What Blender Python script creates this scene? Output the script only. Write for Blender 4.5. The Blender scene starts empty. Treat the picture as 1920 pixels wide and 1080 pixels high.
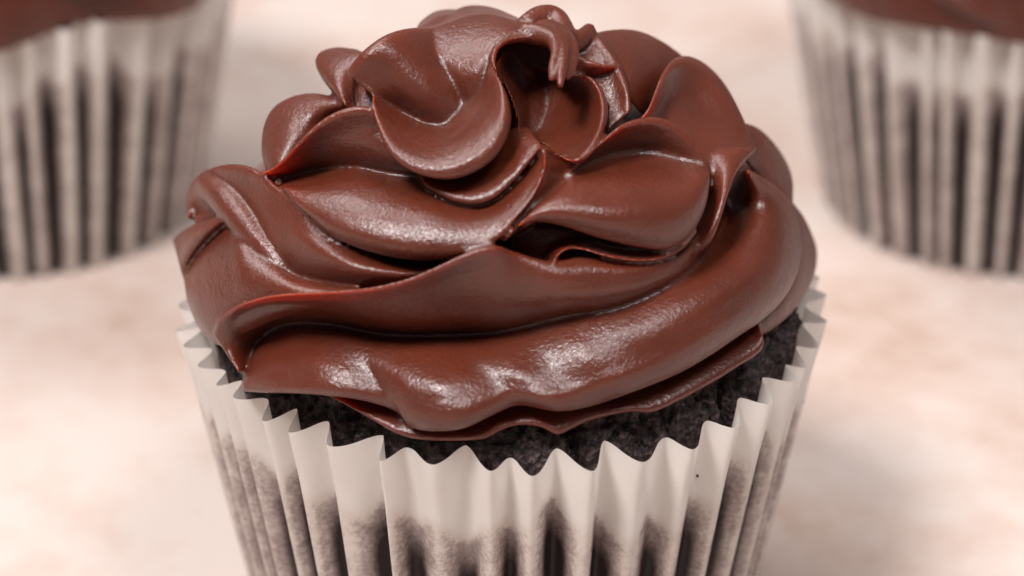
import bpy, math, random
import numpy as np
from mathutils import Vector, Matrix

# ------------------------------------------------------------------ camera, light, exposure
SC = bpy.context.scene
COL = SC.collection
MM = 0.001
EL, DIST, FPX, ZT = math.radians(28.26), 320.25, 5424.2, 42.85      # camera elevation, distance (mm), focal length (px of a 1920 frame), aim height
AX = -0.81                                                          # the near cupcake's axis, mm
RIM_H, RIM_R, BASE_R = 42.2, 36.0, 27.3                             # paper cup, mm
CAM = np.array([0, -DIST*math.cos(EL), ZT + DIST*math.sin(EL)])
FW = np.array([0, math.cos(EL), -math.sin(EL)])
UP = np.array([0, math.sin(EL), math.cos(EL)])
cd = bpy.data.cameras.new('camera')
cam = bpy.data.objects.new('camera', cd); COL.objects.link(cam)
cam.location = CAM*MM
cam.rotation_euler = (math.pi/2 - EL, 0, 0)
cd.sensor_width = 36.0
cd.lens = FPX/1920*36.0
cd.clip_start = 0.005; cd.clip_end = 10
cd.dof.use_dof = True
cd.dof.focus_distance = 0.296
cd.dof.aperture_fstop = 17
SC.camera = cam

w = bpy.data.worlds.new('World'); SC.world = w; w.use_nodes = True
bg = w.node_tree.nodes['Background']
bg.inputs[0].default_value = (1.0, 0.955, 0.96, 1)
bg.inputs[1].default_value = 0.20

def area(name, loc, target, size, power, col, sizey=None):
    l = bpy.data.lights.new(name, 'AREA'); l.energy = power; l.color = col
    l.shape = 'RECTANGLE'; l.size = size; l.size_y = sizey or size
    o = bpy.data.objects.new(name, l); COL.objects.link(o)
    o.location = loc
    o.rotation_euler = (Vector(target) - Vector(loc)).to_track_quat('-Z', 'Y').to_euler()
    return o
area('softbox', (-0.36, -0.42, 1.02), (0, 0, 0.05), 0.25, 17.5, (1.0, 0.96, 0.95))
area('second_softbox', (0.30, -0.40, 1.05), (0, 0, 0.05), 0.28, 7.0, (1.0, 0.96, 0.96))
area('window_softbox', (-0.54, 0.66, 1.22), (0, 0.03, 0.04), 0.85, 16.0, (1.0, 0.96, 0.95))

SC.view_settings.view_transform = 'Standard'
SC.view_settings.look = 'None'
SC.view_settings.exposure = -0.14
SC.view_settings.gamma = 1.0

# ------------------------------------------------------------------ small helpers
rng = np.random.default_rng(7)
def new_obj(name, mesh, mat, parent=None):
    o = bpy.data.objects.new(name, mesh); COL.objects.link(o)
    if mat and not mesh.materials: mesh.materials.append(mat)
    if parent: o.parent = parent
    return o
def mesh_from(name, v, f, smooth=True):
    m = bpy.data.meshes.new(name)
    m.from_pydata([tuple(p) for p in v], [], [tuple(int(i) for i in q) for q in f])
    m.update()
    if smooth: m.polygons.foreach_set('use_smooth', np.ones(len(m.polygons), dtype=bool))
    return m
def sstep(a, b, x):
    t = np.clip((x-a)/(b-a), 0, 1); return t*t*(3-2*t)
def hash3(i, j, k):
    h = (i*374761393 + j*668265263 + k*2147483647) & 0xffffffff
    h = ((h ^ (h >> 13))*1274126177) & 0xffffffff
    return ((h ^ (h >> 16)) & 0xffff)/65535.0
def vnoise(p):                                   # value noise on an (n,3) array, 0..1
    i = np.floor(p).astype(np.int64); f = p - i; f = f*f*(3-2*f)
    r = 0
    for dx in (0, 1):
        for dy in (0, 1):
            for dz in (0, 1):
                wgt = (f[:,0] if dx else 1-f[:,0])*(f[:,1] if dy else 1-f[:,1])*(f[:,2] if dz else 1-f[:,2])
                r = r + wgt*hash3(i[:,0]+dx, i[:,1]+dy, i[:,2]+dz)
    return r
class NT:
    def __init__(s, name):
        s.m = bpy.data.materials.new(name); s.m.use_nodes = True
        s.t = s.m.node_tree; s.b = s.t.nodes['Principled BSDF']; s.out = s.t.nodes['Material Output']
    def n(s, typ, **kw):
        o = s.t.nodes.new(typ)
        for k, v in kw.items():
            if k.startswith('_'): setattr(o, k[1:], v)
            else:
                key = k.replace('__', ' ')
                o.inputs[int(key[1:]) if key[0] == 'i' and key[1:].isdigit() else key].default_value = v
        return o
    def l(s, a, b): s.t.links.new(a, b)
def coords(nt, scale):
    tc = nt.n('ShaderNodeTexCoord'); mp = nt.n('ShaderNodeMapping')
    mp.inputs['Scale'].default_value = (scale,)*3
    nt.l(tc.outputs['Object'], mp.inputs[0]); return mp.outputs[0]
def ramp(nt, fac, stops):
    r = nt.n('ShaderNodeValToRGB'); e = r.color_ramp.elements
    while len(e) < len(stops): e.new(0.5)
    for q, (p, c) in zip(e, stops): q.position = p; q.color = (*c, 1)
    nt.l(fac, r.inputs[0]); return r.outputs[0]

# ------------------------------------------------------------------ materials
def mat_frosting():
    nt = NT('chocolate_frosting'); b = nt.b
    co = coords(nt, 1000.0)                       # object coordinates in mm
    big = nt.n('ShaderNodeTexNoise', Scale=0.12, Detail=3.0); nt.l(co, big.inputs['Vector'])
    c = ramp(nt, big.outputs[0], [(0.3, (0.084, 0.0148, 0.0062)), (0.75, (0.116, 0.0215, 0.0092))])
    nt.l(c, b.inputs['Base Color'])
    b.inputs['Subsurface Weight'].default_value = 0.85
    b.inputs['Subsurface Radius'].default_value = (1.0, 0.38, 0.10)
    b.inputs['Subsurface Scale'].default_value = 0.0032
    b.inputs['Specular IOR Level'].default_value = 0.55
    b.inputs['Coat Weight'].default_value = 0.18
    b.inputs['Coat Roughness'].default_value = 0.22
    rn = nt.n('ShaderNodeTexNoise', Scale=0.35, Detail=3.0); nt.l(co, rn.inputs['Vector'])
    mr = nt.n('ShaderNodeMapRange', i1=0.3, i2=0.7, i3=0.30, i4=0.41); nt.l(rn.outputs[0], mr.inputs[0])
    nt.l(mr.outputs[0], b.inputs['Roughness'])
    fine = nt.n('ShaderNodeTexNoise', Scale=2.3, Detail=3.0, Roughness=0.6, Distortion=0.5); nt.l(co, fine.inputs['Vector'])
    mid = nt.n('ShaderNodeTexNoise', Scale=0.7, Detail=2.0); nt.l(co, mid.inputs['Vector'])
    mx = nt.n('ShaderNodeMath', _operation='ADD')
    nt.l(fine.outputs[0], mx.inputs[0]); nt.l(mid.outputs[0], mx.inputs[1])
    vo = nt.n('ShaderNodeTexVoronoi', Scale=0.42); nt.l(co, vo.inputs['Vector'])          # a few burst air bubbles
    pit = nt.n('ShaderNodeMapRange', i1=0.03, i2=0.11, i3=-1.1, i4=0.0); nt.l(vo.outputs['Distance'], pit.inputs[0])
    msk = nt.n('ShaderNodeMapRange', i1=0.55, i2=0.6, i3=0.0, i4=1.0); nt.l(vo.outputs['Color'], msk.inputs[0])
    pm = nt.n('ShaderNodeMath', _operation='MULTIPLY'); nt.l(pit.outputs[0], pm.inputs[0]); nt.l(msk.outputs[0], pm.inputs[1])
    mx2 = nt.n('ShaderNodeMath', _operation='ADD'); nt.l(mx.outputs[0], mx2.inputs[0]); nt.l(pm.outputs[0], mx2.inputs[1]); mx = mx2
    bp = nt.n('ShaderNodeBump', Strength=0.27, Distance=0.0004); nt.l(mx.outputs[0], bp.inputs['Height'])
    nt.l(bp.outputs[0], b.inputs['Normal']); nt.l(bp.outputs[0], b.inputs['Coat Normal'])
    return nt.m
def mat_cake():
    nt = NT('dark_chocolate_sponge'); b = nt.b
    co = coords(nt, 1000.0)
    n1 = nt.n('ShaderNodeTexNoise', Scale=1.1, Detail=5.0, Roughness=0.7); nt.l(co, n1.inputs['Vector'])
    nt.l(ramp(nt, n1.outputs[0], [(0.36, (0.008, 0.005, 0.005)), (0.52, (0.055, 0.037, 0.036)), (0.74, (0.22, 0.15, 0.145))]), b.inputs['Base Color'])
    b.inputs['Roughness'].default_value = 0.6
    b.inputs['Specular IOR Level'].default_value = 0.4
    v = nt.n('ShaderNodeTexVoronoi', Scale=1.3); nt.l(co, v.inputs['Vector'])
    ad = nt.n('ShaderNodeMath', _operation='ADD'); nt.l(v.outputs['Distance'], ad.inputs[0]); nt.l(n1.outputs[0], ad.inputs[1])
    bp = nt.n('ShaderNodeBump', Strength=0.9, Distance=0.0008); nt.l(ad.outputs[0], bp.inputs['Height'])
    nt.l(bp.outputs[0], b.inputs['Normal'])
    return nt.m
def mat_liner():
    nt = NT('greaseproof_paper'); b = nt.b
    co = coords(nt, 1000.0)
    at = nt.n('ShaderNodeAttribute', _attribute_name='soak')
    n1 = nt.n('ShaderNodeTexNoise', Scale=1.7, Detail=6.0, Roughness=0.72); nt.l(co, n1.inputs['Vector'])
    n2 = nt.n('ShaderNodeTexNoise', Scale=0.35, Detail=3.0); nt.l(co, n2.inputs['Vector'])
    m1 = nt.n('ShaderNodeMath', _operation='MULTIPLY_ADD'); m1.inputs[1].default_value = 0.55; nt.l(n1.outputs[0], m1.inputs[0])
    m0 = nt.n('ShaderNodeMath', _operation='MULTIPLY_ADD'); m0.inputs[1].default_value = 0.35; m0.inputs[2].default_value = -0.45
    nt.l(n2.outputs[0], m0.inputs[0]); nt.l(m0.outputs[0], m1.inputs[2])
    gate = nt.n('ShaderNodeMapRange', i1=0.0, i2=0.25, i3=0.0, i4=1.0); nt.l(at.outputs['Fac'], gate.inputs[0])
    m2 = nt.n('ShaderNodeMath', _operation='MULTIPLY_ADD'); nt.l(m1.outputs[0], m2.inputs[0]); nt.l(gate.outputs[0], m2.inputs[1]); nt.l(at.outputs['Fac'], m2.inputs[2])
    c = ramp(nt, m2.outputs[0], [(0.0, (0.91, 0.865, 0.82)), (0.18, (0.80, 0.72, 0.66)), (0.38, (0.41, 0.33, 0.31)), (0.62, (0.16, 0.113, 0.106)), (0.9, (0.022, 0.014, 0.013))])
    nt.l(c, b.inputs['Base Color'])
    b.inputs['Roughness'].default_value = 0.5
    b.inputs['Specular IOR Level'].default_value = 0.35
    bp = nt.n('ShaderNodeBump', Strength=0.15, Distance=0.0002); nt.l(n1.outputs[0], bp.inputs['Height']); nt.l(bp.outputs[0], b.inputs['Normal'])
    tr = nt.n('ShaderNodeBsdfTranslucent'); nt.l(c, tr.inputs[0])
    mix = nt.n('ShaderNodeMixShader'); mix.inputs[0].default_value = 0.28
    nt.l(b.outputs[0], mix.inputs[1]); nt.l(tr.outputs[0], mix.inputs[2]); nt.l(mix.outputs[0], nt.out.inputs[0])
    return nt.m
def mat_table():
    nt = NT('pale_stone'); b = nt.b
    co = coords(nt, 1000.0)
    n1 = nt.n('ShaderNodeTexNoise', Scale=0.022, Detail=6.0, Roughness=0.62, Distortion=0.3); nt.l(co, n1.inputs['Vector'])
    n2 = nt.n('ShaderNodeTexNoise', Scale=0.16, Detail=4.0, Roughness=0.6); nt.l(co, n2.inputs['Vector'])
    ad = nt.n('ShaderNodeMath', _operation='MULTIPLY_ADD'); ad.inputs[1].default_value = 0.35
    nt.l(n2.outputs[0], ad.inputs[0]); nt.l(n1.outputs[0], ad.inputs[2])
    nt.l(ramp(nt, ad.outputs[0], [(0.42, (0.365, 0.25, 0.195)), (0.58, (0.465, 0.362, 0.312)), (0.76, (0.515, 0.44, 0.40))]), b.inputs['Base Color'])
    b.inputs['Roughness'].default_value = 0.85
    b.inputs['Specular IOR Level'].default_value = 0.15
    bp = nt.n('ShaderNodeBump', Strength=0.2, Distance=0.001); nt.l(n2.outputs[0], bp.inputs['Height']); nt.l(bp.outputs[0], b.inputs['Normal'])
    return nt.m
M_FROST, M_CAKE, M_LINER, M_TABLE = mat_frosting(), mat_cake(), mat_liner(), mat_table()

# ------------------------------------------------------------------ table
S = 0.9
tb = mesh_from('table_surface', [(-S,-S,0),(S,-S,0),(S,S,0),(-S,S,0),(-S,-S,-.02),(S,-S,-.02),(S,S,-.02),(-S,S,-.02)],
               [(0,1,2,3),(7,6,5,4),(0,4,5,1),(1,5,6,2),(2,6,7,3),(3,7,4,0)], False)
table = new_obj('table_surface', tb, M_TABLE); table['kind'] = 'structure'
table['label'] = 'mottled pale pinkish beige stone table under the cupcakes'; table['category'] = 'table'

# ------------------------------------------------------------------ frosting: lofted folds, fused into one body
SPH = np.array([-2.0, 0.0, 41.0]); SPH_R = 36.0      # the mound the folds lie on (mm)
def pt(x, y, d):                                     # a direction from the picture, its distance from the mound, d mm in front of it
    r = FW*FPX + np.array([1.0,0,0])*(x-960) - UP*(y-540)
    r = r/np.linalg.norm(r)
    oc = CAM - SPH; b = -(oc@r); miss = (oc@oc) - b*b
    t = b - math.sqrt(max(SPH_R**2 - miss, 0.0))
    return CAM + r*(t - d)
def catmull(P, n):                                   # resample a polyline evenly along its length, smoothly
    P = np.asarray(P, float)
    if len(P) == 2: return P[0] + (P[1]-P[0])*np.linspace(0, 1, n)[:,None]
    E = np.vstack([2*P[0]-P[1], P, 2*P[-1]-P[-2]])
    out = []
    for i in range(len(P)-1):
        p0, p1, p2, p3 = E[i:i+4]; t = np.linspace(0, 1, 16, endpoint=False)[:,None]
        out.append(0.5*(2*p1 + (p2-p0)*t + (2*p0-5*p1+4*p2-p3)*t**2 + (3*p1-p0-3*p2+p3)*t**3))
    Q = np.vstack(out + [P[-1:]])
    s = np.r_[0, np.cumsum(np.linalg.norm(np.diff(Q[:, :2], axis=0), axis=1))]
    u = np.linspace(0, s[-1], n)
    return np.stack([np.interp(u, s, Q[:,k]) for k in range(Q.shape[1])], 1)
SV, SF = [], []
def add_solid(v, f):
    o = sum(len(a) for a in SV); SV.append(np.asarray(v)); SF.extend([tuple(i+o for i in q) for q in f])
def grid_solid(G, T):                                # G (rows, cols, 3) outer face, T (rows,) thickness, closed behind
    R_, C_ = G.shape[:2]
    ray = G - CAM; ray /= np.linalg.norm(ray, axis=2, keepdims=True)
    B = G + ray*T[:,None,None]
    v = np.vstack([G.reshape(-1,3), B.reshape(-1,3)]); n = R_*C_; f = []
    idx = lambda i, j: i*C_+j
    for i in range(R_-1):
        for j in range(C_-1):
            a, b, c, d = idx(i,j), idx(i,j+1), idx(i+1,j+1), idx(i+1,j)
            f.append((a,b,c,d)); f.append((n+d,n+c,n+b,n+a))
    ring = [idx(0,j) for j in range(C_)] + [idx(i,C_-1) for i in range(1,R_)] + [idx(R_-1,j) for j in range(C_-2,-1,-1)] + [idx(i,0) for i in range(R_-2,0,-1)]
    for a, b in zip(ring, ring[1:]+ring[:1]): f.append((b,a,n+a,n+b))
    add_solid(v, f)
def clean(prof):
    out = []
    for s, bump, t in prof:
        if isinstance(bump, (int, float)):
            if s <= 0 and bump <= -2 and t <= 2: continue       # lips get their roundness from the fusing
            if s >= .98 and bump <= -2 and t <= 2: continue
            if s < 0 and t >= 4 and bump <= -5: s, bump = 0.0, -3.0
            elif s < 0 and t >= 4 and -3 < bump <= -1.9: s, bump = 0.02, -1.4
        if t < 2.6 : t = t + .2
        else: t = t*1.8
        out.append((s, bump, t))
    return out
def band(A, B, prof, nc=70, nr=26, und=None):
    A = catmull(A, nc); B = catmull(B, nc); rows = []; T = []
    for s, bump, t in clean(prof):
        bu = np.interp(np.linspace(0,1,nc), np.linspace(0,1,len(bump)), bump) if isinstance(bump, (list, tuple)) else bump
        if not np.isscalar(bu):
            kk = np.exp(-np.linspace(-2,2,2*(nc//10)+1)**2); bu = np.convolve(np.pad(bu, nc//10, mode='edge'), kk/kk.sum(), 'valid')
        r = A*(1-s) + B*s; r = r.copy(); r[:,2] += bu; 
        if und:
            uu = np.interp(np.linspace(0,1,nc), *und); uu = np.convolve(np.pad(uu, 3, mode='edge'), np.array([1,3,5,6,5,3,1])/24, 'valid')
            r[:,2] += uu*1.25*max(0, min(1, (s-.15)/.4))
        rows.append(r); T.append(t)
    rows = np.array(rows); T = np.array(T, float)
    k = np.linspace(0, len(rows)-1, nr)              # smooth across the rows as well
    E = np.concatenate([[2*rows[0]-rows[1]], rows, [2*rows[-1]-rows[-2]]])
    G = np.zeros((nr, nc, 3)); TT = np.interp(k, range(len(T)), T)
    for q, kk in enumerate(k):
        i = min(int(kk), len(rows)-2); t = kk - i; p0, p1, p2, p3 = E[i:i+4]
        px = 0.5*(2*p1 + (p2-p0)*t + (2*p0-5*p1+4*p2-p3)*t**2 + (3*p1-p0-3*p2+p3)*t**3)
        G[q] = [pt(*c) for c in px]
    grid_solid(G, TT)
def tube(path, n=24, m=14):                          # path of (x, y, d, radius mm)
    Q = catmull(path, n); C = np.array([pt(*q[:3]) for q in Q]); r = Q[:,3]
    T = np.gradient(C, axis=0); T /= np.linalg.norm(T, axis=1, keepdims=True)
    a = np.cross(T, np.array([0.31,0.2,0.9])); a /= np.linalg.norm(a, axis=1, keepdims=True); b = np.cross(T, a)
    th = np.linspace(0, 2*np.pi, m, endpoint=False)
    V = C[:,None] + r[:,None,None]*(a[:,None]*np.cos(th)[None,:,None] + b[:,None]*np.sin(th)[None,:,None])
    v = list(V.reshape(-1,3)) + [C[0]-T[0]*r[0]*.7, C[-1]+T[-1]*r[-1]*.7]; f = []
    for i in range(n-1):
        for j in range(m): f.append((i*m+j, i*m+(j+1)%m, (i+1)*m+(j+1)%m, (i+1)*m+j))
    for j in range(m):
        f.append((n*m, (j+1)%m, j)); f.append((n*m+1, (n-1)*m+j, (n-1)*m+(j+1)%m))
    add_solid(v, f)
def swirl(front=1.0, seed=0.0, base=24.0, rope=11.0, z0=48.0, top=27.0, turns=2.7, wide=1.0):
    """A rope of frosting from a star nozzle, coiled up to a point; front < 1 draws its near side in."""
    n, m, k = 420, 66, 6
    u = np.linspace(0, 1, n); ph = seed + 2*np.pi*turns*u
    q = np.clip((u-.30)/.70, 0, 1); rad = base*(1-q)**0.8; z = z0 + top*q + 1.5*u
    C = np.stack([rad*np.cos(ph), rad*np.sin(ph), z], 1)
    rr = rope*(1-0.62*q)*np.minimum(1, np.minimum(u/0.02, (1-u)/0.05)**0.5 + 0.03)
    T = np.gradient(C, axis=0); T /= np.linalg.norm(T, axis=1, keepdims=True)
    out = np.stack([np.cos(ph), np.sin(ph), 0*ph], 1); out -= T*(out*T).sum(1, keepdims=True); out /= np.linalg.norm(out, axis=1, keepdims=True)
    upv = np.cross(T, out)
    th = np.linspace(0, 2*np.pi, m, endpoint=False)
    star = 1 - 0.24*np.abs(np.cos(k/2*th))**0.7
    tw = 1.9*ph
    ang = th[None]+tw[:,None]
    V = C[:,None] + (rr[:,None]*star[None])[...,None]*(out[:,None]*np.cos(ang)[...,None]*wide + upv[:,None]*np.sin(ang)[...,None]*0.9)
    v = V.reshape(-1,3)
    if front < 1:
        s = front + (1-front)*sstep(-6, 10, v[:,1]); v[:,0] *= s; v[:,1] *= s; v[:,2] = 42 + (v[:,2]-42)*s
    f = []
    for i in range(n-1):
        for j in range(m): f.append((i*m+j, i*m+(j+1)%m, (i+1)*m+(j+1)%m, (i+1)*m+j))
    f.append(tuple(range(m-1,-1,-1))); f.append(tuple((n-1)*m+j for j in range(m)))
    add_solid(v, f)
def dome(rx, z0, rz, n=64, m=20, cx=0.0, low=0.35, wave=0.0):
    v = []; f = []
    for i in range(m+1):
        a = -low + (math.pi/2+low)*i/m
        for j in range(n):
            t = 2*math.pi*j/n; wv = wave*math.cos(a)**6*math.sin(7*t+z0); v.append((cx+(rx+wv)*math.cos(a)*math.cos(t), (rx+wv)*math.cos(a)*math.sin(t), z0+rz*math.sin(a)-wv*.6))
    for i in range(m):
        for j in range(n): f.append((i*n+j, i*n+(j+1)%n, (i+1)*n+(j+1)%n, (i+1)*n+j))
    f.append(tuple(range(n-1,-1,-1))); f.append(tuple(m*n+j for j in range(n)))
    add_solid(v, f)
def fuse(name, voxel, smooth, shift):
    m = bpy.data.meshes.new('tmp'); m.from_pydata([tuple(p) for a in SV for p in a], [], SF); m.update()
    o = bpy.data.objects.new('tmp', m); COL.objects.link(o)
    md = o.modifiers.new('r', 'REMESH'); md.mode = 'VOXEL'; md.voxel_size = voxel; md.adaptivity = 0
    dg = bpy.context.evaluated_depsgraph_get(); ev = o.evaluated_get(dg)
    me = bpy.data.meshes.new_from_object(ev); me.name = name
    bpy.data.objects.remove(o); bpy.data.meshes.remove(m)
    nv = len(me.vertices); co = np.empty(nv*3); me.vertices.foreach_get('co', co); co = co.reshape(-1,3)
    ed = np.empty(len(me.edges)*2, dtype=np.int64); me.edges.foreach_get('vertices', ed); ed = ed.reshape(-1,2)
    deg = np.bincount(ed.ravel(), minlength=nv).astype(float)
    for it in range(smooth):
        for lam in (0.55, -0.50):
            s = np.stack([np.bincount(ed[:,0], co[ed[:,1],k], nv) + np.bincount(ed[:,1], co[ed[:,0],k], nv) for k in range(3)], 1)/deg[:,None]
            co = co + lam*(s-co)
    co = (co - np.array(shift))*MM
    me.vertices.foreach_set('co', co.ravel()); me.update()
    me.polygons.foreach_set('use_smooth', np.ones(len(me.polygons), dtype=bool))
    SV.clear(); SF.clear()
    print(name, nv, 'verts')
    return me

def near_frosting():
    dome(24.0, 43.0, 22.0, cx=AX)
    dome(16.0, 50.0, 21.0, cx=AX)
    swirl(front=0.62, seed=1.0, rope=9.5, z0=47.0, top=22.0)
    # lower front ribbon, its valley and its outer edge
    VAL = [(455,712,-4),(475,650,-8),(500,622,-10),(544,604,-10),(626,606,-9.5),(707,622,-9),(789,628,-9),(870,626,-9),(952,614,-7.4),(1063,580,-5.0),(1144,563,-3.8),(1226,530,-3.6),(1287,505,-4.8),(1325,472,-8),(1350,432,-11),(1370,385,-13),(1384,345,-9),(1392,318,-5)]
    EDG = [(455,734,-2),(505,737,-1),(561,738,-.6),(650,746,-1),(707,758,-1.6),(748,775,-1.4),(768,799,-.6),(809,809,.2),(870,803,0),(927,777,-1.0),(973,760,-1.6),(1043,771,-1.0),(1104,763,-1),(1185,736,-1),(1267,703,-1),(1328,669,-1),(1389,628,-1),(1430,600,-1),(1470,559,-.8),(1495,510,-.6),(1502,453,-1),(1487,387,-2),(1450,346,-3),(1410,320,-4)]
    band(VAL, EDG, [(-.2,-4,4),(0,0,4),(.12,[1.2,3.4,3.2,1.0,.5,1.2,2],4),(.25,[2.2,4.2,3.9,2.0,1.4,2.4,4.2],4),(.4,[2.6,4.3,4.0,2.6,2.2,3.3,5.2],4),(.55,[2.6,3.9,3.7,2.8,2.5,3.6,5.4],4),(.7,[2.2,3.2,3.0,2.7,2.4,3.2,4.6],4),(.82,[1.7,2.5,2.4,2.6,2.3,2.6,3.4],3),(.93,1.4,2.2),(1.0,-.1,1.4),(1.0,-3.5,1.5)], nc=150, nr=34,
         und=((0,.05,.12,.17,.22,.27,.32,.36,.39,.42,.45,.50,.55,.60,.66,1),(-.4,0,.5,.1,-.7,.1,.7,.2,-.5,-.1,.35,-.2,.25,-.1,.1,0)))
    # skirt beneath it
    band([(600,735,-6),(700,740,-6),(800,770,-6),(900,770,-6),(1000,740,-6),(1100,735,-6),(1200,715,-6),(1300,670,-6),(1370,630,-6),(1405,612,-5),(1422,606,-4)],
         [(640,754,-3.2),(700,788,-2.6),(750,815,-2.2),(800,825,-2.2),(860,826,-2.4),(910,822,-2.6),(940,806,-3),(975,797,-3.2),(1012,800,-2.6),(1045,814,-2.2),(1075,802,-2.8),(1110,787,-3.2),(1180,772,-2.8),(1225,772,-2.4),(1280,747,-2.4),(1340,714,-2.4),(1388,684,-2.2),(1414,668,-1.6),(1430,652,-1.2),(1431,632,-1.4)],
         [(0,0,3),(.5,.6,2),(.85,.6,1.2),(1,0,1),(1.0,-1.5,1)], nc=110, nr=16)
    # upper front fin
    CR = [(399,625,0),(412,598,1.6),(445,573,2.6),(500,556,3.2),(560,550,3.5),(640,546,3.6),(700,540,3.8),(760,526,3.8),(820,502,3.6),(870,479,3.4),(925,463,3.0),(965,474,1.2),(1030,491,.4),(1100,482,-.6),(1180,490,-1.0),(1250,480,-2.0),(1310,440,-4),(1340,390,-6),(1352,350,-7)]
    VL2 = [(449,700,-1.0),(470,668,-6.5),(500,636,-10),(544,617,-11.5),(626,620,-11.5),(707,636,-11),(789,642,-11),(870,640,-11),(952,630,-8.6),(1063,596,-5.2),(1144,584,-3.7),(1226,554,-3.4),(1287,522,-5.0),(1328,485,-10),(1352,442,-14),(1368,395,-15)]
    band(CR, VL2, [(-.04,-2.5,1.5),(-.015,-.6,1.6),(.03,0,1.8),(.2,[-.4,-.4,.2,.8,1.4,1.6,1],2.5),(.45,[-.6,.2,1.6,2.2,2.2,2.0,1.6],3),(.7,[-.4,.4,2.4,2.8,2.4,2.0,1.6],3),(.9,[0,.2,1.2,1.4,.9,.8,.6],3),(1.0,0,3)], nc=130, nr=34)
    # left side bands
    band([(324,450,-1),(348,430,-.5),(400,406,-1),(430,402,-3)], [(343,522,-3),(362,484,-3.4),(388,450,-3.4),(420,419,-4)], [(0,-2,4),(.08,-.4,4),(.35,1.7,4),(.7,1.8,4),(.9,.9,4),(1,-.6,4)], nc=30, nr=18)
    band([(344,518,-3.6),(362,486,-3.8),(388,452,-3.8),(420,421,-3.8),(445,416,-3),(475,447,-3.6),(510,482,-4),(545,512,-4),(600,525,-4),(660,525,-4)],
         [(350,560,-2),(372,597,-1.6),(405,620,-1.5),(450,600,-1.5),(520,580,-2),(600,575,-2.6),(650,575,-3),(700,570,-3)], [(-.12,-1.5,5),(0,0,5),(.2,1.6,5),(.45,2.6,5),(.7,2.4,5),(1,.6,5),(1.15,-2,5)], nc=70, nr=22)
    band([(353,410,-1),(350,372,-.4),(364,339,0),(394,319,.2),(430,311,0),(465,314,-.2),(492,328,-.4),(520,350,-.8),(545,378,-1),(577,405,-1),(640,450,-1.4),(700,478,-2),(760,496,-3),(830,500,-4)],
         [(362,412,-3),(385,405,-4.5),(405,400,-5),(430,408,-4.2),(455,428,-3.8),(480,452,-4),(512,484,-4.2),(547,513,-4.4),(600,530,-3.6),(680,545,-3.2),(780,530,-4),(850,500,-4.5)],
         [(-.06,-2.5,2),(-.02,-.6,2),(.03,0,2),(.25,[-.4,-.8,-.2,.9,1.3,1.2,.8],2.5),(.5,[-1.2,-1.6,.2,2.0,2.6,2.2,1],4),(.75,[-1.2,-1.4,.8,1.8,2.2,1.9,1],4),(.92,[-.4,-.4,.7,.8,.8,.6,.4],4),(1,0,4),(1.06,-1.2,4)], nc=110, nr=30)
    # narrow ridge in the left fold
    tube([(392,345,-3.0,1.6),(425,375,-3.0,1.8),(460,420,-3.0,1.6),(490,455,-3.3,1.3),(520,488,-3.6,1.0),(548,510,-4.6,.8)], 30, 14)
    # back left lobes
    band([(500,322,-4),(491,285,-4),(495,238,-4),(514,202,-4),(550,181,-4.4),(590,175,-5),(628,182,-6)], [(540,345,-6),(560,310,-6),(585,270,-6),(615,235,-7),(660,215,-7),(700,215,-7)], [(-.2,-7,5),(-.06,-2.5,5),(0,0,5),(.25,1.8,5),(.6,2.4,5),(1,0,5)], nc=50, nr=20)
    band([(628,178,-4),(606,150,-3.6),(592,120,-3.4),(600,99,-3.4),(630,89,-3.6),(668,92,-4)], [(665,215,-5),(662,190,-4.4),(662,165,-4),(668,145,-4),(690,130,-4.5),(715,115,-5)], [(-.2,-5,4),(-.06,-2,4),(0,0,4),(.3,1.5,4),(.65,1.7,4),(1,0,4)], nc=40, nr=18)
    band([(630,120,-7),(665,105,-6.5),(720,85,-6)], [(630,240,-7),(680,235,-5.5),(740,245,-5.5)], [(0,-1,5),(.4,.4,5),(1,0,5)], nc=20, nr=10)
    # left fin
    band([(491,322,1.2),(508,317,2.0),(532,299,2.8),(561,267,3.4),(600,231,3.6),(640,209,3.6),(680,202,3),(712,212,1.4),(740,250,0)],
         [(500,331,-3),(530,342,-6.5),(570,347,-9),(620,342,-9.5),(680,340,-9),(740,352,-9),(800,362,-9),(850,378,-9)],
         [(-.06,-2.6,1.4),(-.02,-.6,1.5),(.03,0,1.7),(.25,-.2,2.2),(.5,[-.6,-.2,.4,1.2,1.6],3),(.75,[-.4,0,.8,1.6,1.8],3),(1,0,3)], nc=70, nr=26)
    # middle lit band
    band([(527,345,-2.5),(562,334,-3.8),(610,327,-4.2),(665,323,-4.2),(740,340,-4.2),(800,352,-3.6),(840,372,-3.2),(882,384,-2.8),(922,378,-2.2),(961,347,-1.6),(993,311,-1.4),(1016,282,-.6)],
         [(536,358,-.6),(556,384,0),(577,403,.4),(612,434,.6),(650,456,.6),(700,474,.4),(760,486,.2),(820,488,.2),(880,478,.6),(930,453,1.2),(966,414,1.6),(1001,369,1.8),(1021,322,1.8),(1021,284,1.4)],
         [(-.15,-2,3),(0,0,3),(.15,[.8,1.8,2.0,1.8,1.4,.8,.4],3),(.35,[1.2,2.9,3.2,2.8,1.9,1.1,.4],3),(.58,[1.1,2.8,3.1,2.7,1.8,1.1,.3],3),(.8,[.8,2.0,2.2,1.9,1.2,.8,.2],2.4),(.94,.7,1.6),(1.0,-.3,1.2),(.99,-3.4,1.2)], nc=110, nr=30)
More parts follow.
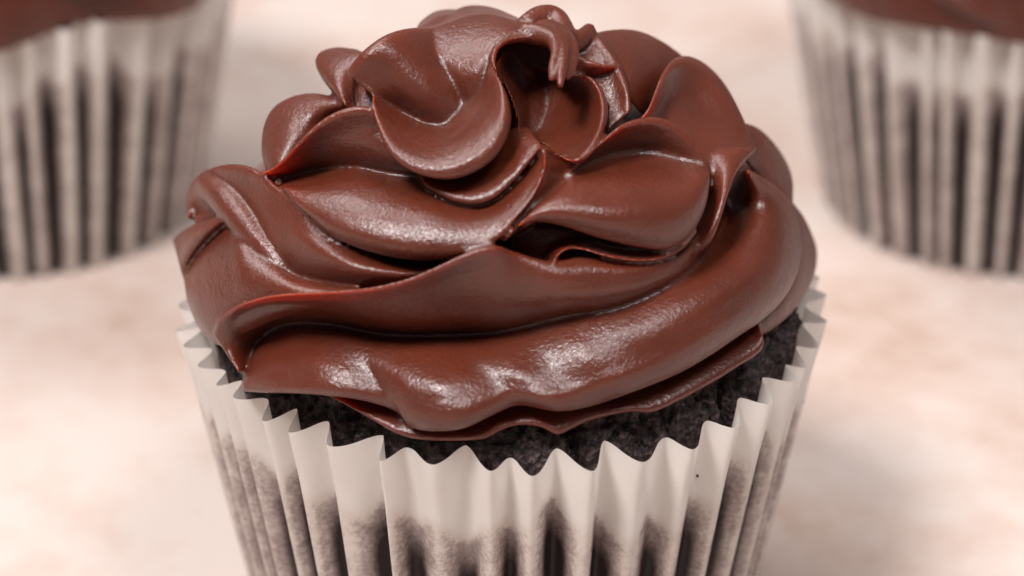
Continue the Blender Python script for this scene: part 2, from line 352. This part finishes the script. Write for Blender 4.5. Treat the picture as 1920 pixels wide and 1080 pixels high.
    # strip above it
    band([(780,325,-3.4),(845,325,-3.4),(898,308,-3.2),(938,280,-3),(965,252,-3),(995,245,-3)], [(800,352,-1.2),(845,375,-.4),(890,383,0),(926,372,.4),(962,341,.8),(990,308,1.2),(1016,275,1.2)],
         [(-.2,-2,3),(0,0,3),(.35,.9,3),(.7,1.0,2.4),(.94,.3,1.4),(1,-.3,1.2),(1,-2.5,1.2)], nc=60, nr=22)
    # right flank of the central peak
    band([(1019,277,1.2),(1023,312,1.5),(1015,347,1.4),(995,384,1.0),(970,414,.6),(945,450,.4)], [(1078,308,-3),(1098,325,-3.4),(1102,352,-2.4),(1085,382,-1),(1050,402,-.4),(1000,420,-.6)],
         [(-.04,-2,1.4),(.04,0,1.6),(.3,-1.3,3),(.6,-1.2,4),(1,0,4),(1.15,0,4)], nc=50, nr=20)
    # big tongue on the right
    band([(1076,309,-1),(1090,302,0),(1106,291,.6),(1130,263,1.2),(1163,235,1.6),(1198,222,1.8),(1232,220,1.8),(1266,232,1.6),(1296,258,1.2),(1318,291,.8),(1328,318,.4)],
         [(943,457,1.4),(956,437,1.8),(978,422,2.0),(1012,416,2.2),(1060,425,2.2),(1120,445,2.0),(1180,460,1.6),(1235,468,1.2),(1270,460,.9),(1297,438,.7),(1316,405,.6),(1327,370,.5),(1331,335,.4)],
         [(0,-.7,1.4),(.03,0,1.6),(.14,[-1.2,-1.8,-2.6,-2.6,-1.8,-.6,0],3),(.28,[-2,-3.4,-5.5,-6,-3.8,-1,.2],4),(.42,[-1.6,-2.6,-3.6,-3.2,-1.4,.4,.5],4),(.56,[-.6,-.6,-.3,.6,1.2,1.2,.6],4),(.72,[.4,1.2,1.8,2.4,2.2,1.4,.6],4),(.87,[.4,1.2,1.7,1.9,1.5,1,.4],3),(.97,.2,1.8),(1.0,-.4,1.4)], nc=130, nr=40)
    band([(955,440,-5.5),(1000,425,-4.6),(1060,430,-4),(1120,440,-3.5)], [(965,490,-4),(1010,505,-3.2),(1070,505,-2.8),(1130,500,-2.6)], [(0,0,4),(.5,-.6,4),(1,0,4)], nc=30, nr=10)
    # thin lip below the tongue
    band([(1038,496,.6),(1046,478,1.0),(1066,466,1.1),(1095,468,1.1),(1132,479,1.1),(1180,488,1.0),(1230,487,.8),(1276,469,.4),(1308,434,0)], [(1012,478,-5),(1040,452,-5),(1075,446,-3.6),(1110,452,-2.4),(1150,462,-1.6),(1200,468,-1.2),(1250,460,-1.4),(1290,430,-2)],
         [(.0,-2.5,1),(-.04,-.7,1.1),(.06,0,1.2),(.4,-.6,1.3),(.7,-.3,1.6),(1,0,2),(1.3,-2,2)], nc=80, nr=20)
    # right: fold from the shoulder down to the lower ribbon
    band([(1192,232,-2),(1213,208,-1),(1226,178,-.4),(1238,149,-.2),(1254,124,0),(1271,112,-.2),(1292,110,-.4),(1317,121,-.6),(1342,142,-.7),(1366,173,-.8),(1389,216,-.8),(1404,250,-.6),(1417,279,.2)],
         [(1200,240,-4),(1230,250,-4),(1262,262,-4),(1292,275,-3.5),(1318,290,-3),(1340,302,-2.4),(1362,306,-1.6),(1385,299,-.8),(1405,287,0)],
         [(0,-3.4,1.4),(-.03,-.8,1.5),(.05,0,1.7),(.2,[-.8,-1.5,-1.4,-.7,-.1],3),(.45,[-1.2,-3,-2.8,-1.2,0],4),(.75,[-.8,-2.0,-1.7,-.4,.3],4),(1,0,4),(1.2,0,4)], nc=80, nr=24)
    band([(1417,279,.2),(1394,303,.6),(1375,333,.7),(1362,370,.4),(1350,410,-.4),(1334,452,-2),(1310,480,-4)], [(1345,275,-3),(1325,292,-3.5),(1332,332,-4),(1330,376,-4.6),(1312,420,-5.4),(1290,455,-6),(1270,470,-7)],
         [(0,-3.2,1.2),(-.03,-.7,1.3),(.05,0,1.5),(.35,.9,2.5),(.7,.7,3),(1,0,3),(1.3,-1,3)], nc=50, nr=20)
    # right back lobes
    band([(1385,228,-8),(1420,240,-8),(1450,268,-8),(1474,304,-8),(1486,340,-8),(1486,382,-8)], [(1370,260,-8),(1395,300,-9),(1410,320,-10),(1425,345,-11),(1440,370,-12),(1450,400,-12)], [(-.2,-7,4),(-.06,-2.4,4),(0,0,4),(.4,1.4,4),(.7,1.4,4),(1,0,4)], nc=40, nr=18)
    band([(1478,372,-10),(1503,402,-10),(1522,440,-9),(1531,474,-8.5),(1527,512,-8.5),(1510,550,-8.5),(1480,590,-8),(1440,622,-7),(1400,640,-7)], [(1440,420,-13),(1450,440,-12),(1460,462,-11),(1462,485,-11),(1455,510,-10.5),(1440,535,-10),(1415,560,-9),(1390,580,-8.5),(1365,600,-8)], [(-.2,-6,4),(-.06,-2.2,4),(0,0,4),(.4,1.2,4),(1,0,4)], nc=60, nr=18)
    band([(1095,70,-4),(1118,62,-3.6),(1160,56,-3.4),(1200,60,-3.4),(1240,78,-5),(1272,100,-8),(1290,116,-10)], [(1140,150,-5),(1160,165,-4.4),(1178,185,-4.4),(1195,205,-6),(1205,215,-8.5),(1215,222,-10)], [(-.2,-7,4),(-.06,-2.4,4),(0,0,4),(.3,1.6,4),(.65,1.8,4),(1,0,4)], nc=50, nr=20)
    # top: petal on the upper left, its bowl, the crown
    DEEP = [(694,172,1.0),(722,192,-1.6),(762,214,-4),(800,232,-5),(832,236,-4.8),(860,218,-4.2),(884,196,-3.4),(902,172,-2.4),(912,148,-1),(914,122,-.6),(920,100,-.2),(938,84,.2),(968,76,.6),(1010,76,1),(1045,86,1.4)]
    band([(651,138,4.4),(668,114,6.2),(690,93,7.4),(720,73,7.6),(750,62,6.0),(780,57,3.2),(806,56,0),(822,62,-2.5)], [(697,177,1.0),(722,194,-1.6),(762,216,-4.2),(800,234,-5.2),(836,234,-5.4),(858,218,-5.4),(874,200,-5.4),(880,185,-5.4)],
         [(0,-3.4,1.3),(-.03,-.8,1.4),(.05,0,1.6),(.35,[-.2,-.2,.2,.2],3),(.7,[0,.2,.6,.5],4),(1,0,4),(1.15,0,4)], nc=60, nr=24)
    band([(800,56,-.6),(838,45,-.6),(880,31,-.8),(920,28,-.6),(960,37,0),(1000,51,.6),(1040,67,1.2)], [(822,125,-2.4),(842,160,-4.0),(872,185,-4.2),(900,172,-2.8),(913,130,-1.2),(928,92,0),(970,76,.6),(1035,78,1.2)],
         [(-.14,-6,3),(-.04,-2,3),(.02,0,3),(.3,[1.0,1.6,1.6,1.2,.5],4),(.65,[1.2,1.8,1.8,1.2,.4],4),(1,0,4),(1.15,0,4)], nc=70, nr=24)
    band([(785,60,-5),(796,46,-4.5),(822,31,-4.5),(858,28,-4.8),(885,34,-5)], [(800,80,-4),(815,72,-3.6),(835,66,-3.6),(860,62,-4),(880,60,-4)], [(-.3,-4,3),(-.1,-1.5,3),(0,0,3),(.4,1,3),(1,0,3)], nc=30, nr=14)
    band(DEEP, [(698,172,1.6),(700,210,2.4),(712,250,2.4),(728,284,2.4),(756,312,2.3),(796,330,2.3),(845,336,2.2),(891,322,2.3),(926,297,2.5),(948,264,2.6),(958,228,2.6),(956,195,2.4),(945,165,2.1),(930,138,2.0),(920,113,2.0),(926,90,2.0),(946,73,2.0),(975,66,2.0),(1010,66,2),(1046,76,2.2)],
         [(-.15,-.6,4),(0,0,4),(.22,[.1,.5,.9,1.3,1.3,.8,.3,.2,0],4),(.45,[.5,1.3,2.2,2.8,2.8,1.6,.7,.3,0],3.4),(.72,[.6,1.4,2.2,2.7,2.6,1.7,.8,.3,0],2.6),(.93,[.3,.6,.8,.8,.8,.6,.4,.2,0],1.6),(1.0,-.2,1.2),(1.0,-3.2,1.2)], nc=150, nr=30)
    # cup under the tail
    band([(1052,150,-1),(1075,142,-.2),(1105,144,0),(1127,168,.2),(1136,205,.4),(1129,246,.6),(1110,279,.8),(1087,301,.9),(1062,299,1.0),(1035,281,.8),(1010,268,.4),(985,263,-.6)],
         [(945,95,-1),(936,115,-1.4),(938,140,-2),(950,165,-2.4),(960,190,-2.6),(966,212,-2.8),(970,230,-2.8),(974,244,-2.6),(977,254,-2.4),(978,260,-2)],
         [(0,-2.6,1.1),(-.02,-.6,1.2),(.04,0,1.4),(.18,-3.6,2),(.42,-8,3),(.7,-9.5,3),(.9,-6,2.5),(1,0,2)], nc=80, nr=26)
    band([(930,95,-3),(960,82,-4),(1000,80,-4),(1045,90,-4),(1075,108,-3),(1085,140,-3)], [(960,200,-7),(985,195,-8),(1010,190,-8),(1035,185,-8),(1060,175,-7),(1080,165,-6)], [(0,-2,1.5),(.3,-6,3),(.7,-6,3),(1,-4,3)], nc=40, nr=14)
    band([(925,72,-7),(970,62,-7),(1020,62,-7),(1080,84,-7)], [(940,190,-11),(980,190,-12),(1030,185,-12),(1085,175,-10)], [(0,0,4),(.5,-1,4),(1,0,4)], nc=30, nr=12)
    # folds behind the tail
    band([(1106,50,-1.6),(1126,71,-1),(1149,103,-.8),(1165,132,-.8),(1177,168,-1),(1183,208,-2)], [(1070,70,-3),(1080,105,-3.6),(1100,140,-4),(1118,170,-4),(1138,200,-4),(1140,245,-4)], [(0,-3,1),(-.05,-.7,1.1),(.05,0,1.2),(.4,-.4,2),(.7,-.4,3),(1,0,3)], nc=40, nr=18)
    band([(1080,102,-.4),(1108,115,0),(1135,122,0),(1165,122,-.4)], [(1075,140,-3),(1100,142,-3),(1125,140,-3),(1155,135,-2.4)], [(0,-2.2,1),(-.05,-.5,1),(.1,0,1),(.5,.2,1.5),(1,0,2)], nc=24, nr=12)
    # the tail itself: three strands that droop together
    tube([(985,62,.5,1.2),(1015,67,1.4,1.15),(1038,76,2.6,.95),(1043,98,3.6,.62),(1037,124,4.0,.52),(1035,149,3.8,.40)], 30, 12)
    tube([(1010,58,.5,1.2),(1040,66,1.8,1.1),(1054,86,3.2,.8),(1056,112,4.2,.55),(1052,140,4.7,.50),(1050,161,4.5,.36)], 30, 12)
    tube([(1020,55,-.2,1.2),(1050,65,1.0,1.1),(1070,86,2.2,.8),(1075,108,2.8,.58),(1071,130,3.2,.48),(1063,146,3.2,.36)], 30, 12)
    tube([(1030,60,.2,1.1),(1056,74,2.0,.9),(1064,98,2.6,.6),(1062,122,3.0,.45)], 24, 12)
    tube([(985,50,-1.6,1.2),(1010,38,-1.8,1.5),(1035,36,-1.8,1.5),(1052,52,-1.4,1.3),(1062,75,-.6,1.2)], 20, 12)
    tube([(995,42,-2.2,1.2),(1015,30,-2.4,.9),(1040,30,-2.4,.9)], 14, 10)
    tube([(1070,85,-1.6,1.0),(1090,72,-1.8,1.0),(1106,54,-1.8,.7)], 16, 10)
    return fuse('frosting', 0.23, 6, (AX,0,0))
FROST_NEAR = near_frosting()

def far_frosting(seed, base, rope, z0, wave):
    dome(36.6, 43.6, 24.0, low=.16, wave=wave)
    swirl(1.0, seed, base=base, rope=rope, z0=z0, top=27, wide=1.15)
    return fuse('frosting', 0.5, 4, (0,0,0))

# ------------------------------------------------------------------ paper cup
def liner_mesh(seed, creases=None, wet_below=8.5, dark=.72):
    r = np.random.default_rng(seed)
    N = 44; per = 20; rows = 56
    jit = np.cumsum(r.uniform(0.66, 1.34, N)); jit = np.r_[0, jit]/jit[-1]*2*np.pi       # uneven pleats
    if creases is not None:
        c = np.array(creases); k = N - len(c) + 1
        gap = r.uniform(.8, 1.2, k); gap = np.cumsum(gap)/gap.sum()*(2*np.pi - (c[-1]-c[0]))
        jit = np.r_[c, c[-1] + gap]
    amp = r.uniform(0.62, 1.2, N); skew = r.uniform(-.24, .24, N)
    lift = r.uniform(-.95, .8, N); soakj = r.uniform(-3.2, 2.6, N)
    th, wv, lf, sk, aa = [], [], [], [], []
    for i in range(N):
        for q in range(per):
            t = q/per; c = 0.5 + skew[i]
            tri = (t/c if t < c else (1-t)/(1-c))*2 - 1           # -1 inner crease, +1 outer crease
            a0 = (amp[i]*(1-t) + amp[(i+1)%N]*t)
            g = math.sin(tri*math.pi/2)*0.9 + tri*0.1
            th.append(jit[i] + (jit[i+1]-jit[i])*t); wv.append(g*a0)
            lf.append(lift[i]*(1-t)+lift[(i+1)%N]*t); sk.append(soakj[i]*(1-t)+soakj[(i+1)%N]*t); aa.append(a0)
    th, wv, lf, sk = map(np.array, (th, wv, lf, sk)); n = len(th)
    V, A = [], []
    for k in range(rows+1):
        s = k/rows; z = (RIM_H-.7)*s
        prof = BASE_R + (RIM_R-1.6-BASE_R)*(s**0.92)
        am = 0.90 + 0.62*s**1.2
        flare = 0.25*sstep(.82, 1, s)
        tw = 0.010*np.sin(th*5+seed)*s
        rr = prof + am*wv + flare + 0.25*np.sin(3*th+seed)*s
        zz = z + s**6*(lf*0.8 + np.where(wv < 0, -wv, 0)*0.5 - np.where(wv > 0, wv, 0)*0.35) + 0.12*s*np.sin(th*2+seed)
        V.append(np.stack([rr*np.cos(th+tw), rr*np.sin(th+tw), np.maximum(zz, 0)+0.06], 1))
        inner = sstep(0.35, -0.85, wv)
        line = RIM_H - wet_below + sk + 1.2*np.sin(th*37+seed)                                    # how far up the cake greased the paper
        wet = sstep(line+1.2, line-1.5, zz)
        deep = sstep(line-1.0, line-7.5, zz)
        A.append(wet*(0.30 + 0.10*inner + dark*inner**1.5*deep + 0.04*deep) - 0.14*wet*sstep(.35, .9, wv))
    V = np.vstack(V); A = np.concatenate(A)
    f = []
    for k in range(rows):
        for j in range(n): f.append((k*n+j, k*n+(j+1)%n, (k+1)*n+(j+1)%n, (k+1)*n+j))
    f.append(tuple(range(n-1,-1,-1)))
    m = mesh_from('liner', V*MM, f)
    at = m.attributes.new('soak', 'FLOAT', 'POINT'); at.data.foreach_set('value', np.clip(A, 0, 1).astype(np.float32))
    m.materials.append(M_LINER)
    return m
NEAR_CREASES = [-math.pi/2 + math.asin((x-945)/640) for x in (352,385,425,475,530,595,700,752,868,958,1052,1148,1262,1340,1405,1465,1510,1540)]
LINER = liner_mesh(11, NEAR_CREASES); LINER_B = liner_mesh(23, None, 11.0, .55); LINER_C = liner_mesh(37, None, 10.0, .58)

# ------------------------------------------------------------------ sponge
def cake_mesh():
    n = 760; V = []; ang = np.linspace(0, 2*np.pi, n, endpoint=False)
    prof = [(0.4, 0.4), (BASE_R-2.6, 0.5), (BASE_R-1.7, 2.0)]
    for q in np.linspace(0.1, 1, 10): prof.append((BASE_R-1.7+(32.0-BASE_R+1.7)*q**.95, 2+36.0*q))
    for q in np.linspace(0.06, 1, 46):                               # rounded shoulder, then the crown below the frosting
        a = q*math.pi/2
        prof.append((32.1*math.cos(a*.93)**.62 if q < .999 else 9, 38.2 + 10.2*math.sin(a)**.8))
    prof.append((0.4, 47.8))
    for r, z in prof: V.append(np.stack([r*np.cos(ang), r*np.sin(ang), np.full(n, z)], 1))
    V = np.vstack(V)
    rad = np.hypot(V[:,0], V[:,1]); top = sstep(34, 38.5, V[:,2])
    d = 1.5*(vnoise(V*0.22+9)-.5) + 1.1*(vnoise(V*0.6+3)-.5) + 1.2*(vnoise(V*1.5)-.5) + .9*(vnoise(V*2.7)-.5)
    pores = np.clip(vnoise(V*1.05+40)-.70, 0, 1)*4.0
    d = (d - pores)*top
    an = np.arctan2(V[:,1], V[:,0])
    def crack(a0, slope, wid, dep):                                   # splits in the crust
        c = a0 + slope*(rad-30)/30 + .03*(vnoise(V*.5+7)-.5)
        return dep*np.exp(-((((an-c+np.pi) % (2*np.pi))-np.pi)/wid)**2)
    d -= top*(crack(-1.36, .25, .026, 2.6) + crack(-.72, -.4, .026, 3.2) + crack(-1.02, .3, .016, 1.3) + crack(-2.1, .3, .02, 1.4) + crack(.6, .4, .02, 2) + crack(2.2, -.3, .02, 2))
    nrm = np.stack([V[:,0]/(rad+1e-6)*.7, V[:,1]/(rad+1e-6)*.7, np.full(len(V), .72)], 1)
    V = V + nrm*d[:,None]
    f = []; R_ = len(prof)
    for i in range(R_-1):
        for j in range(n): f.append((i*n+j, i*n+(j+1)%n, (i+1)*n+(j+1)%n, (i+1)*n+j))
    f.append(tuple(range(n-1,-1,-1))); f.append(tuple((R_-1)*n+j for j in range(n)))
    m = mesh_from('cake', V*MM, f); m.materials.append(M_CAKE); return m
CAKE = cake_mesh()

# ------------------------------------------------------------------ the three cupcakes
def cupcake(x, y, rot, label, frost, liner, scale_f=1.0):
    e = bpy.data.objects.new('cupcake', None); COL.objects.link(e)
    e.location = (x*MM, y*MM, 0); e.empty_display_size = 0.02
    e['label'] = label; e['category'] = 'cupcake'; e['group'] = 'chocolate cupcakes on the table'
    new_obj('paper_liner', liner, M_LINER, e).rotation_euler.z = rot
    new_obj('cake', CAKE, M_CAKE, e).rotation_euler.z = 0 if rot == 0 else rot + .5
    new_obj('frosting', frost, M_FROST, e)
    return e
near = cupcake(AX, 0, 0, 'whole chocolate cupcake with tall ruffled frosting swirl and drooping tail, in front of the others', FROST_NEAR, LINER)
cupcake(-75.1, 109.3, 1.2, 'cropped blurred cupcake whose frosting edge is wavy, standing in the shadier corner behind', far_frosting(0.4, 25.5, 11.6, 48.0, 1.7), LINER_B)
cupcake(74.8, 109.7, 2.3, 'cropped blurred cupcake with a smooth rounded frosting rim, standing on the brighter side behind', far_frosting(3.9, 26.0, 11.6, 48.0, .7), LINER_C)

# ------------------------------------------------------------------ crumbs caught on the near paper cup
def project(P):
    d = P - CAM; z = d@FW
    return np.stack([960 + FPX*d[:,0]/z, 540 - FPX*(d@UP)/z], 1)
co = np.empty(len(LINER.vertices)*3); LINER.vertices.foreach_get('co', co); co = co.reshape(-1,3)/MM + np.array([AX,0,0])
near_side = co[:,1] < 8; co = co[near_side]; pix = project(co)
def crumb(x, y, size, seed, label):
    r = np.random.default_rng(seed)
    p = co[np.argmin(((pix - (x, y))**2).sum(1))]
    n, m = 8, 6; v = []; f = []
    for i in range(m+1):
        a = -math.pi/2 + math.pi*i/m
        for j in range(n):
            k = 1 + r.uniform(-.3, .3); t = 2*math.pi*j/n
            v.append((size*k*math.cos(a)*math.cos(t)*MM, size*k*math.cos(a)*math.sin(t)*MM, size*k*math.sin(a)*MM))
    for i in range(m):
        for j in range(n): f.append((i*n+j, i*n+(j+1)%n, (i+1)*n+(j+1)%n, (i+1)*n+j))
    o = new_obj('cake_crumb', mesh_from('cake_crumb', v, f), M_CAKE)
    q = p + (CAM-p)/np.linalg.norm(CAM-p)*size*.6
    o.location = q*MM; o['label'] = label; o['category'] = 'crumb'; o['group'] = 'crumbs on the paper liner'
crumb(1502, 754, .24, 1, 'larger dark cake crumb stuck near the rim of the front paper liner')
crumb(1305, 889, .15, 2, 'tiny dark cake crumb on a pleat crease of the front paper liner')
